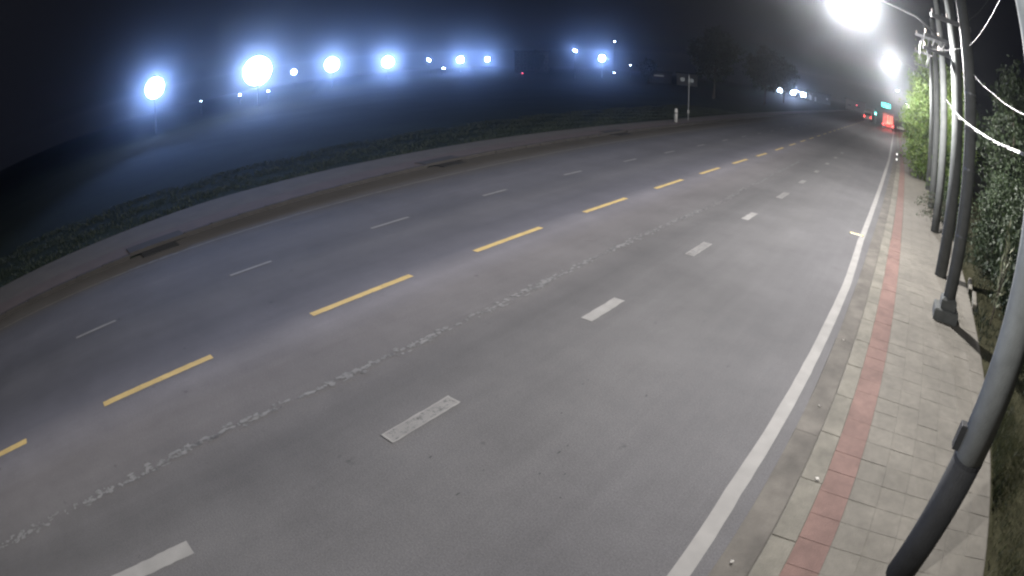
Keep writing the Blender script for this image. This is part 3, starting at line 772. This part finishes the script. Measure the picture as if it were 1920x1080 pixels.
# a spiky bush whose bare branches reach over the sidewalk
root = empty('shrub', (2.75, 23.5, .09), label='spiky dark bush reaching thin branches over the sidewalk past the lantern pole', cat='shrub', group='overgrown shrubs along the verge')
lf = []
for i in range(16):
    yy = random.uniform(-3, 4); z0 = random.uniform(.05, .9); L_ = random.uniform(.7, 1.5); a = random.uniform(-.5, .5)
    pts = [(-L_ * q, yy * .8 + a * q + .05 * math.sin(q * 9), z0 + .45 * q * (1 - q) + .1 * q) for q in np.linspace(0, 1, 7)]
    MB().tube([(.35, yy * .8, max(.02, z0 - .2))] + pts, [.017] + [.016 - .012 * q for q in np.linspace(0, 1, 7)], 5).obj('branch', M_BARK, root)
    for p_ in pts[1:]:
        for k in range(6): lf.append((p_[0] + random.gauss(0, .07), p_[1] + random.gauss(0, .08), p_[2] + random.gauss(0, .05)))
for k in range(2500): lf.append((random.uniform(-.15, .7), random.uniform(-3, 4), abs(random.gauss(.5, .45)) + .03))
link(bpy.data.objects.new('foliage', fast_mesh('foliage', leaves(np.array(lf), .06, .3, .35), 4, M_LEAFD)), root)

# ------------------------------------------------------------------ vehicles and signals far down the road
tr = empty('truck', (-1.75, 104, 0), label='truck seen from behind with glowing red tail lights', cat='truck')
M_TB = mat('truck_box', (.22, .12, .10), .6, (3, .2)); M_TR = mat('tail_lens', (.4, .02, .02), .3, emit=((1, .06, .05), 14)); M_TY = mat('rubber', (.02, .02, .02), .8)
MB().box(-1.2, 1.2, 0, 6.2, 1.0, 3.1, ch=.05).obj('cargo_box', M_TB, tr)
MB().box(-1.1, 1.1, 6.4, 8.2, .7, 2.7, ch=.25).obj('cab', M_TB, tr)
MB().box(-1.15, 1.15, -.12, -.02, .55, .75).obj('bumper', M_STEEL, tr)
for x in (-.55, .55): MB().box(x - .5, x + .5, -.04, -.003, 1.1, 2.95).obj('rear_door', mat('door_panel', (.3, .17, .15), .5), tr)
for x in (-1.05, 1.05):
    MB().box(x - .14, x + .14, -.16, -.121, .78, 1.0).obj('tail_light', M_TR, tr)
    for y in (1.0, 2.1, 6.9):
        MB().tube([(x - .14 if x > 0 else x - .08, y, .48), (x + .08 if x > 0 else x + .14, y, .48)], .48, 16).obj('wheel', M_TY, tr)
for x in (-.1, .45, .85): MB().box(x - .05, x + .05, -.06, -.041, 1.3, 2.7).obj('marker_strip', mat('marker_lens', (.4, .1, .06), .3, emit=((1, .22, .14), 3.5)), tr)
lamp_light('tail_glow', (0, -.6, 1.1), 600, (1, .07, .05), .2, tr, False)

sg = empty('overhead_board', (2.3, 100, .1), label='glowing green-blue board on an arm above the truck', cat='illuminated sign')
MB().tube([(0, 0, 0), (0, 0, 5.0)], .1, 8).obj('post', M_STEEL, sg)
MB().tube([(0, 0, 4.9), (-5.6, 0, 4.9)], .06, 8).obj('arm', M_STEEL, sg)
MB().box(-5.5, -3.5, -.08, .06, 3.9, 4.8, ch=.03).obj('casing', M_HEAD, sg)
MB().box(-5.42, -3.58, -.1, -.081, 3.98, 4.72).obj('face', mat('board_face', (.1, .6, .5), .4, emit=((.08, 1, .85), 2.2)), sg)
lamp_light('board_glow', (-4.5, -.7, 4.3), 120, (.1, 1, .85), .3, sg, False)
ts = empty('traffic_signal', (-5.2, 120, 0), label='traffic signal showing green left of the truck', cat='traffic light')
MB().tube([(0, 0, 0), (0, 0, 3.0)], .07, 8).obj('post', M_STEEL, ts)
MB().box(-.25, .25, -.15, .15, 1.9, 3.3, ch=.03).obj('housing', M_HEAD, ts)
for z, m_ in ((2.15, mat('green_lens', (.1, .6, .5), .4, emit=((.2, 1, .9), 12))), (2.6, M_DARK), (3.05, M_DARK)):
    MB().tube([(0, -.2, z), (0, -.16, z)], .17, 12).obj('lens', m_, ts)
lamp_light('signal_glow', (0, -.6, 2.2), 90, (.15, 1, .9), .2, ts, False)
vn = empty('parked_van', (-7.3, 122, 0), label='pale van standing left of the green traffic signal', cat='van')
MB().box(-.95, .95, 0, 4.6, .4, 2.1, ch=.2).obj('body', mat('van_white', (.25, .24, .23), .4), vn)
MB().box(-.8, .8, -.02, -.003, 1.2, 1.8).obj('rear_window', mat('dark_glass', (.02, .02, .025), .1), vn)
for x in (-.8, .8):
    MB().box(x - .1, x + .1, -.03, -.004, .8, 1.1).obj('tail_light', M_TR, vn)
    for y in (.9, 3.7): MB().tube([(x - .1, y, .33), (x + .1, y, .33)], .33, 14).obj('wheel', M_TY, vn)

# filling station style canopy with three lamps
cp = empty('canopy', (-36.4, 176, 0), rz=-.2, label='long low canopy with three white lamps in the distance', cat='canopy')
MB().box(-6, 6, -2, 2, 2.5, 2.85, ch=.05).obj('roof', mat('canopy_white', (.3, .3, .32), .6), cp)
for x in (-5.5, 0, 5.5): MB().tube([(x, 0, 0), (x, 0, 2.5)], .12, 8).obj('post', M_STEEL, cp)
for x in (-4.6, .2, 4.0):
    MB().box(x - .65, x + .65, -2.2, -1.7, 1.36, 2.46).obj('lamp_panel', M_LENSB, cp)
lamp_light('canopy_glow', (1, -2.6, 2.1), 5000, (.5, .62, 1), .4, cp, False)
def small_block(x, y, w, d, h, label, wins, rz=0, col=(.08, .08, .085), cat='building', em=((.8, .85, .9), .12), fl=3.0):
    r = empty('distant_building', (x, y, 0), rz=rz, label=label, cat=cat, group='dim buildings beyond the field')
    MB().box(-w / 2, w / 2, -d / 2, d / 2, 0, h).obj('wall', mat('block_wall_%d' % int(col[0] * 1000), col, .9, (.3, .2)), r)
    MB().box(-w / 2 - .3, w / 2 + .3, -d / 2 - .3, d / 2 + .3, h, h + .35).obj('roof', mat('block_roof', (.05, .05, .055), .9), r)
    for (cx, z, ww, hh, lit) in wins:
        f = MB().box(cx - ww / 2 - .08, cx + ww / 2 + .08, -d / 2 - .06, -d / 2 - .003, z - hh / 2 - .08, z + hh / 2 + .08).obj('window', mat('win_frame', (.15, .15, .15), .6), r)
        MB().box(cx - ww / 2, cx + ww / 2, -d / 2 - .09, -d / 2 - .063, z - hh / 2, z + hh / 2).obj('pane', mat('pane_lit', (.3, .3, .3), .3, emit=em) if lit else mat('pane_dark', (.02, .022, .03), .15), f)
    return r
W2 = lambda n, z, w, lits=(): [(-w / 2 + w * (i + .5) / n, z, 1.3, 1.4, i in lits) for i in range(n)]
b1 = small_block(-137, 172, 13, 9, 8.5, 'dark three-storey block with a red light in front', W2(5, 1.8, 13) + W2(5, 4.4, 13) + W2(5, 7.0, 13), rz=.65, col=(.02, .02, .022))
b2 = small_block(-66, 137, 6, 5, 2.9, 'small dim shed with one pale lit strip', [(-.4, 2.0, 2.6, .35, True)], rz=.45)
b3 = small_block(-59, 139, 5.5, 5, 3.2, 'pale lit shed right of the strip-lit one', [(-1.2, 1.6, 1.2, 1.0, True), (1.0, 1.5, 1.5, 1.0, True)], rz=.4, col=(.3, .3, .3))
b4 = small_block(-31, 195, 9, 6, 3.4, 'low building with narrow lit openings right of the canopy', [(-3, 1.2, .5, 1.6, True), (-1.2, 1.0, .5, 1.4, True), (3.2, 1.9, .6, .6, True)], rz=.15)
b5 = small_block(-17, 200, 8, 6, 3.6, 'low building near the road end behind a red lamp', [(-2.5, 1.6, 1.6, .6, False), (1, 1.6, 1.6, .6, False)], rz=.1)
for x, y, z, s, lab in ((-95.4, 115.7, 1.0, .22, 'small red lamp at the foot of the dark block'), (-16.2, 196, 2.1, .28, 'small red lamp far along the left side of the road')):
    r = empty('warning_lamp', (x, y, 0), label=lab, cat='red lamp')
    MB().tube([(0, 0, 0), (0, 0, z)], .04, 6).obj('post', M_STEEL, r)
    MB().tube([(0, 0, z), (0, 0, z + s * .5), (0, 0, z + s)], [s * .5, s * .6, s * .2], 10).obj('lens', mat('red_lamp_lens', (.5, .03, .04), .3, emit=((1, .08, .12), 9)), r)
